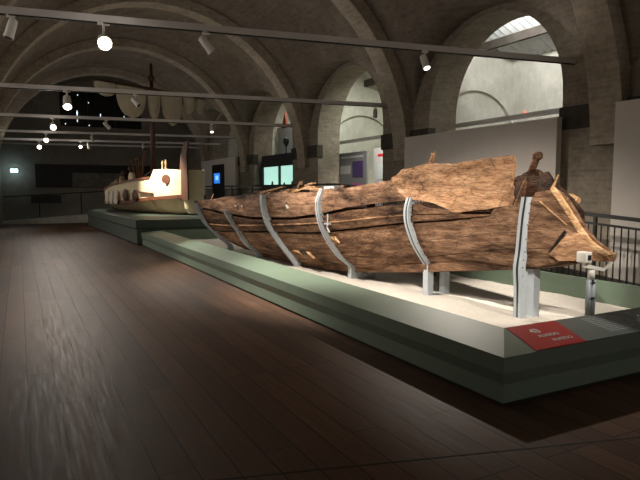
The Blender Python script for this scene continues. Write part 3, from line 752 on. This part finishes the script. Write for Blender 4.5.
for i in range(15):
    u = 0.0+1.5*i/14; w_ = hb(u)*1.02; rows.append([b2(u, -w_, interp(u, BW)-.05), b2(u, w_, interp(u, BW)-.05)])
m.grid(rows); m.build('cabin_roof', M['cream'], bt)
m = MB().tube([b2(8.85, 0, 0.85), b2(9.05, 0, 1.05), b2(9.15, 0, 1.35), b2(9.1, 0, 1.6)], [.06, .07, .07, .05], 8); m.build('stem_post', M['brown'], bt)
rows = []
for i in range(13):
    a = PI*i/12; row = []
    for t, z in ((.55, .84), (.85, 1.0), (1, 1.36), (1.02, 1.8), (1.02, 2.24)): row.append(b2(0.01-.22*math.sin(a)*t, .36*math.cos(a)*t, z))
    rows.append(row)
m = MB().grid(rows); m.f.append(tuple(5*i+4 for i in range(13))); m.build('rounded_end', M['cream'], bt)
# steering oar: broad brown blade and loom standing against the near end
so = [b2(-.12, 0.38, 1.28), b2(-.12, 0.38, 2.0), b2(-0.16, 0.38, 2.7), b2(-0.36, 0.36, 3.12)]
rows = []
for p, wd in zip(so, (.62, .6, .42, .3)):
    p = Vector(p); rows.append([p+U2*wd/2+V2*.02, p-U2*wd/2+V2*.02, p-U2*wd/2-V2*.03, p+U2*wd/2-V2*.03])
m = MB().grid(rows, True); m.f += [(0, 1, 2, 3), (15, 14, 13, 12)]; m.build('steering_oar', M['brown_dark'], bt)
m = MB().lathe([(0.0, 0), (0.15, 0.0), (0.15, .03), (0.0, .03)], b2(0.62, hb(0.62)*1.05+.02, 1.95), 20, axis=V2*.8-U2*.6); m.build('round_emblem', M['brown'], bt)
m = MB().bar(b2(1.45, hb(1.45)*1.02+.05, 1.47), b2(2.3, hb(2.3)*1.02+.05, 1.52), .06, .07); m.build('side_bracket', M['brown_dark'], bt)
m = MB().tube([b2(1.6, hb(1.6)+.06, 1.3), b2(1.55, hb(1.5)*.9, 1.05), b2(1.35, hb(1.4)*.6, .82)], .02, 6); m.build('side_rope', M['brown_dark'], bt)
for u, h in ((1.42, .34), (1.12, .36)):
    m = MB().lathe([(.035, 0), (.045, .08), (.025, .2), (.045, .28), (.03, h), (.01, h+.03)], b2(u, .5, 2.2), 10); m.build('bollard', M['rope'], bt)
ms = MB().tube([b2(3.7, 0, 1.2), b2(3.7, 0, 4.5), b2(3.7, 0, 6.15)], [.10, .085, .05], 10).build('mast', M['brown_dark'], bt, smooth=True)
MB().lathe([(.12, 0), (.12, .1), (.07, .2)], b2(3.7, 0, 5.55), 10).build('mast_collar', M['brown_dark'], ms)
YD0, YD1 = Vector((2.30, 20.8, 5.27)), Vector((6.35, 21.6, 5.0))
MB().tube([YD0, (YD0+YD1)/2 + Vector((0, 0, .02)), YD1], [.05, .08, .05], 8).build('yard', M['brown_dark'], bt)
# brailed-up sail: scalloped canvas bags under the yard
bags = [(0.02, 0.20, .45), (0.20, 0.455, 1.05), (0.465, 0.58, 1.02), (0.59, 0.79, 1.12), (0.795, 0.91, .62), (0.92, 1.0, .55)]
for a, b, dep in bags:
    p0 = YD0.lerp(YD1, a); p1 = YD0.lerp(YD1, b); wd = (p1-p0).length; rows = []
    for i in range(13):
        t = i/12; s = (1-t**2.6)**0.5 if t < 1 else 0.0; s = max(s, 0.03); row = []
        c = p0.lerp(p1, .5) + Vector((0, 0, -dep*t - .03))
        for j in range(16):
            an = 2*PI*j/16; pl_ = 1 + .08*math.sin(5*an+a*20)
            row.append(c + (p1-p0).normalized()*math.cos(an)*wd/2*s*pl_ + Vector((0, 1, 0))*math.sin(an)*.16*s*pl_)
        rows.append(row)
    MB().grid(rows, True).build('furled_sail', M['sail'], bt, smooth=True)
# shields / fender discs and gear at the far bow
for u in (2.6, 3.5):
    MB().lathe([(.02, 0), (.2, 0), (.22, .03), (.12, .08), (.02, .1)], b2(u, hb(u)*1.02+.06, 1.42), 18, axis=V2).build('fender_disc', M['brown_dark'], bt)
for (ub, zb, ut, zt) in ((3.9, 1.75, 3.75, 2.62), (3.7, 1.8, 3.35, 2.66), (3.5, 1.8, 3.05, 2.66), (3.5, 1.8, 2.45, 2.9), (4.2, 1.7, 4.1, 2.35), (4.6, 1.6, 4.9, 2.2), (5.0, 1.6, 5.1, 2.1)):
    MB().tube([b2(ub, .6, zb-.3), b2(ut, .75, zt)], [.045, .03], 7).build('upright_spar', M['brown'], bt)
    MB().lathe([(.02, 0), (.07, .03), (.08, .1), (.02, .16)], b2(ut, .75, zt-.04), 8).build('spar_head', M['brown_dark'], bt)
MB().bar(b2(4.6, .3, 1.95), b2(2.6, .3, 2.35), .04, .06).build('cross_spar', M['brown_dark'], bt)
MB().bar(b2(6.0, .6, 1.7), b2(4.4, .7, 1.95), .05, .08).build('cross_spar', M['brown'], bt)
MB().lathe([(.02, -.08), (.2, -.06), (.22, 0), (.2, .06), (.02, .08)], b2(3.6, .85, 2.02), 14, axis=V2).build('rope_coil', M['cream'], bt)
for u, v, z, r in ((5.0, .95, 1.85, .17), (5.6, .9, 1.78, .15), (6.2, .8, 1.72, .14), (4.4, .95, 1.95, .17)):
    MB().lathe([(.02, -r*.5), (r*.8, -r*.45), (r, 0), (r*.8, r*.45), (.02, r*.5)], b2(u, v, z), 12, axis=V2).build('rope_coil', M['rope'], bt)
for u, wd in ((4.5, .5), (5.1, .4), (5.8, .4)):
    rows = []
    for i in range(7):
        t = i/6; row = []
        for j in range(7):
            s = j/6-.5; row.append(b2(u+s*wd*(1-.3*t), hb(u)*1.05+.06+.05*math.sin(j*1.7)*t, 1.55-.48*t+.05*abs(s)))
        rows.append(row)
    o = MB().grid(rows).build('hanging_cloth', M['cloth'], bt, smooth=True); md = o.modifiers.new('solid', 'SOLIDIFY'); md.thickness = .02

# ------------------------------------------------------------------ lighting beams and spotlights
SL = -0.158
def beam_y(yr, x): return yr + (XR-x)*0.1583
BE = [(1.2, 3.73), (6.68, 3.74), (12.15, 3.72), (17.7, 3.76), (23.0, 3.78), (26.0, 3.72), (28.6, 3.72)]
VFILL = [8, 16, 16, 15, 13, 10]
BL = ['nearest grey lighting beam in view, ending right of the largest arch', 'second grey lighting beam, ending beside the second arch', 'third grey lighting beam, crossing in front of the furled sails', 'fourth grey lighting beam down the hall', 'fifth grey lighting beam down the hall', 'farthest grey lighting beam, close to the end wall']
for (yr, z), lb in zip(BE[1:], BL):
    y0, y1 = beam_y(yr, XL), yr
    a = Vector((XL-.05, y0, z)); b = Vector((XR+.1, y1, z))
    be = thing('lighting_beam', (3.7, beam_y(yr, 3.7), z), lb, 'beam', 'lighting beams across the hall')
    MB().bar(a, b, 0.055, 0.085).build('rail', M['beam'], be)
    MB().bar(a+Vector((0, 0, -.05)), b+Vector((0, 0, -.05)), 0.035, 0.018).build('track', M['black'], be)
def vault_fill(yr, z, e):  # unseen area lights added over the beams to brighten the vault
    l = bpy.data.lights.new('vault_fill', 'AREA'); l.shape = 'RECTANGLE'; l.size = 8.6; l.size_y = .05; l.energy = e; l.color = (1, .92, .82)
    o = bpy.data.objects.new('vault_fill', l); COL.objects.link(o); o.location = (3.72, beam_y(yr, 3.72), z+.06); o.rotation_euler = (PI, 0, -math.atan(.1583))
for (yr, z), e in zip(BE[:6], VFILL): vault_fill(yr, z, e)
def spot(x, yr, z, aim, label, lit, energy=0, size=60, blend=0.5, col=(1, .80, .58), scale=1.0, rad=0.05):
    y = beam_y(yr, x); top = Vector((x, y, z-.055)); d = (Vector(aim)-top).normalized()
    r = thing('spotlight', top, label, 'spotlight', 'track spotlights')
    s = scale
    MB().box(x-.05*s, x+.05*s, y-.02, y+.02, z-.075, z-.045).build('track_adapter', M['spot_white'], r)
    h = top + Vector((0, 0, -.10*s)); MB().tube([top, h], .012*s, 8).build('stem', M['spot_white'], r)
    c = h + Vector((0, 0, -.05*s))
    MB().lathe([(.025*s, -.12*s), (.05*s, -.10*s), (.055*s, -.02*s), (.055*s, .11*s), (.048*s, .115*s)], c, 16, axis=d).build('housing', M['spot_white'], r, smooth=False)
    MB().lathe([(.058*s, .085*s), (.06*s, .10*s), (.06*s, .125*s), (.05*s, .125*s)], c, 16, axis=d).build('front_ring', M['spot_white'], r)
    MB().lathe([(.046*s, .1155*s), (.046*s, .127*s)], c, 16, axis=d).build('lens', M['lamp'] if lit == 2 else (M['lamp_soft'] if lit == 1 else M['black']), r)
    if lit == 2:
        l = bpy.data.lights.new('lamp_spill', 'POINT'); l.energy = 5; l.color = col; l.shadow_soft_size = .06
        o = bpy.data.objects.new('lamp_spill', l); COL.objects.link(o); o.location = c + d*(.22*s)
        o.parent = r; o.matrix_parent_inverse = Matrix.Translation(-r.location)
    if energy:
        l = bpy.data.lights.new('spot_beam', 'SPOT'); l.energy = energy*EK; l.color = col; l.spot_size = math.radians(size); l.spot_blend = blend; l.shadow_soft_size = rad
        o = bpy.data.objects.new('spot_beam', l); COL.objects.link(o); o.location = c + d*(.16*s); o.rotation_euler = d.to_track_quat('-Z', 'Y').to_euler()
        o.parent = r; o.matrix_parent_inverse = Matrix.Translation(-r.location)
    return r
W_ = (1, .91, .80); EK = 2.6
NB = 1.2
# on the nearest beam in view
spot(0.0, 6.68, 3.74, (-.32, 7.9, 2.6), 'white spotlight at the left end of the nearest beam, unlit side towards us', 0, 10, 70, .8, W_)
spot(1.03, 6.68, 3.74, (0.6, 2.0, 1.4), 'glaring spotlight, brightest and nearest of all', 2, 4, 60, .8, W_, 1.45)
spot(2.29, 6.68, 3.74, (4.7, 7.6, .8), 'white spotlight tilted sideways over the middle of the nearest beam', 0, 370, 88, .75, W_)
spot(5.52, 6.68, 3.74, (5.4, 5.0, 0.0), 'round spotlight pointing down with glowing rim above the upper plank', 1, 235, 78, .7, W_)
# second beam
spot(0.98, 12.15, 3.72, (0.8, 9.4, 0), 'glaring spotlight on the second beam', 2, 60, 60, .8, W_, 1.45)
spot(2.33, 12.15, 3.72, (4.2, 11.0, .9), 'small white spotlight hanging before the furled sails', 0, 240, 86, .75, W_)
# third beam
spot(0.98, 17.7, 3.76, (0.9, 11, .8), 'glaring spotlight on the third beam', 2, 60, 60, .8, W_, 1.45)
spot(2.45, 17.7, 3.76, (4.6, 19.2, 1.6), 'unlit-looking white spotlight left of the mast on the third beam', 0, 400, 66, .6, W_)
spot(5.57, 17.7, 3.76, (5.3, 16.0, 0.3), 'small round spotlight with glowing tip right of the mast', 1, 60, 70, .8, W_)
# further beams
spot(1.0, 23.0, 3.78, (0.9, 15, 1.0), 'glaring spotlight on the fourth beam', 2, 50, 60, .8, W_, 1.45)
spot(2.6, 23.0, 3.78, (3.6, 25.6, .8), 'white spotlight on the fourth beam over the bow of the cream boat', 0, 120, 45, .7, W_)
spot(0.85, 26.0, 3.72, (0.8, 18, 1.0), 'glaring spotlight on the fifth beam', 2, 30, 60, .8, W_, 1.45)
spot(2.45, 26.0, 3.72, (1.5, 20, 1.0), 'small glaring spotlight right of the row of glaring ones', 2, 30, 60, .8, W_, 1.1)
spot(2.75, 26.0, 3.72, (3.5, 28, .5), 'dim white spotlight next to the small glaring one', 0)
spot(5.0, 26.0, 3.72, (5, 24, .5), 'tiny white spotlight beside the mast far down the hall', 0)
# beam above and behind the photographer
z = 3.73
be = thing('lighting_beam', (3.7, beam_y(NB, 3.7), z), 'grey lighting beam above the photographer', 'beam', 'lighting beams across the hall')
MB().bar((XL-.05, beam_y(NB, XL), z), (XR+.1, NB, z), 0.055, 0.085).build('rail', M['beam'], be)
MB().bar((XL-.05, beam_y(NB, XL), z-.05), (XR+.1, NB, z-.05), 0.035, 0.018).build('track', M['black'], be)
spot(4.8, NB, z, (5.0, 4.76, 1.08), 'white spotlight on the beam above the photographer aimed at the bow', 0, 150, 35, .35, W_)
spot(2.3, NB, z, (5.0, 5.0, 1.4), 'white spotlight on the beam above the photographer aimed at the upper plank', 0, 310, 36, .4, W_)
spot(7.95, 12.15, 3.72, (9.1, 14.1, 1.9), 'tiny spotlight on the second beam beside the second arch', 0, 140, 60, .6, W_)

# ------------------------------------------------------------------ end of the hall
bd = thing('wall_board', (3.5, YE-.05, 1.7), 'wide dark board on the end wall with a paler chart', 'board')
MB().box(0.75, 6.2, YE-.06, YE-.005, 1.72, 2.86).build('backing', M['board_dark'], bd)
MB().box(2.4, 4.9, YE-.075, YE-.06, 1.75, 2.45).build('chart', M['board_grey'], bd)
tag(MB().box(0.5, 1.8, 30.27, 30.308, .98, 1.36).build('hanging_sign', M['board_dark']), 'small dark board fixed low on the far ramp rail', 'board')
m = MB().prism([(XL+.13, 30.3, 0), (7.0, 30.3, 0), (7.0, 30.3, .72), (XL+.13, 30.3, .12)], (0, .85, 0))
tag(m.build('far_ramp', M['white_plaster']), kind='structure')
rp = thing('ramp_railing', (2, 30.3, .3), 'thin dark railing along the far white ramp', 'railing')
MB().bar((XL+.2, 30.33, 1.28), (7.0, 30.33, 1.72), .04, .05).build('handrail', M['black'], rp)
for X in (0.85, 2.7, 4.6, 6.4):
    zt = 1.28 + (X-(XL+.2))*.44/7.6; MB().box(X-.025, X+.025, 30.31, 30.35, zt-1.05, zt).build('post', M['black'], rp)
MB().box(XL+.2, 7.0, 30.36, 30.38, .35, 1.2).build('infill_panel', M['board_dark'], rp) if False else None
el = thing('emergency_lamp', (-.15, YE-.1, 2.45), 'cold bluish emergency lamp on the end wall at far left', 'lamp')
MB().box(-.33, .03, YE-.1, YE+.01, 2.42, 2.62).build('housing', M['spot_white'], el, bevel=.02)
MB().box(-.30, .0, YE-.115, YE-.1, 2.45, 2.59).build('diffuser', M['lamp_cold'], el)
l = bpy.data.lights.new('emergency_glow', 'POINT'); l.energy = 6; l.color = (.6, .9, 1); l.shadow_soft_size = .1
o = bpy.data.objects.new('emergency_glow', l); COL.objects.link(o); o.location = (-.15, YE-.4, 2.5)
for i, (X, Zz, h) in enumerate(((2.75, 5.0, .45), (3.85, 5.32, .14), (5.0, 5.3, .12), (2.75, 5.4, .16), (3.3, 4.82, .06), (2.2, 4.85, .05), (2.8, 6.3, .05), (3.3, 5.95, .05))):
    tag(MB().box(X-.02, X+.02, YE+.19, YE+.215, Zz, Zz+h).build('indicator_light', M['dot']), 'tiny pale point of light in the dark high window of the end wall', 'light', 'points of light in the high window')

# ------------------------------------------------------------------ fill lamps added above the arches to light the side rooms
def fill_lamp_bar(x, y, z, e, col, ln=1.6, label='', cat='lamp', tilt=-25):
    r = thing('room_fill_lamp', (x, y, z), label, cat)
    MB().box(x-.05, x+.05, y-ln/2, y+ln/2, z, z+.05).build('housing', M['spot_white'], r)
    MB().tube([(x, y-ln/2+.03, z-.02), (x, y+ln/2-.03, z-.02)], .02, 8).build('tube', M['tube'], r)
    l = bpy.data.lights.new('room_fill_glow', 'AREA'); l.shape = 'RECTANGLE'; l.size = .12; l.size_y = ln; l.energy = e; l.color = col
    o = bpy.data.objects.new('room_fill_glow', l); COL.objects.link(o); o.location = (x, y, z-.06)
    o.rotation_euler = (0, math.radians(tilt), 0)
    o.parent = r; o.matrix_parent_inverse = Matrix.Translation(-r.location)
fill_lamp_bar(9.2, P0, 5.3, 160, (1, .985, .95), 2.6, 'long added fill lamp hidden high in the room behind the largest arch', 'lamp', -90)
fill_lamp_bar(9.35, P0+PD, 5.35, 110, (.96, 1, .88), 2.2, 'added fill lamp hidden high in the room behind the second arch', 'lamp', 0)
fill_lamp_bar(9.35, P0+2*PD, 5.35, 45, (1, .95, .82), 1.6, 'added fill lamp hidden high in the room behind the teal-lit case')
fill_lamp_bar(9.35, P0+3*PD, 5.35, 10, (1, .95, .85), 1.2, 'added fill lamp hidden high in the room behind the blue screen')

# ------------------------------------------------------------------ world, camera, view
wd = bpy.data.worlds.new('world'); SC.world = wd; wd.use_nodes = True
wd.node_tree.nodes['Background'].inputs[0].default_value = (1, .93, .84, 1); wd.node_tree.nodes['Background'].inputs[1].default_value = 0.95
cam = bpy.data.cameras.new('camera'); cam.sensor_width = 36; cam.lens = 573/640*36; cam.clip_end = 200
co = bpy.data.objects.new('camera', cam); COL.objects.link(co)
co.location = (0, 0, 1.6)
yaw = math.radians(27.6629); pit = math.radians(4.987)
fw = Vector((math.sin(yaw)*math.cos(pit), math.cos(yaw)*math.cos(pit), -math.sin(pit)))
co.rotation_euler = fw.to_track_quat('-Z', 'Y').to_euler()
SC.camera = co
SC.view_settings.view_transform = 'Standard'; SC.view_settings.look = 'None'
SC.view_settings.exposure = 0.0; SC.view_settings.gamma = 1.0; SC.view_settings.use_curve_mapping = False
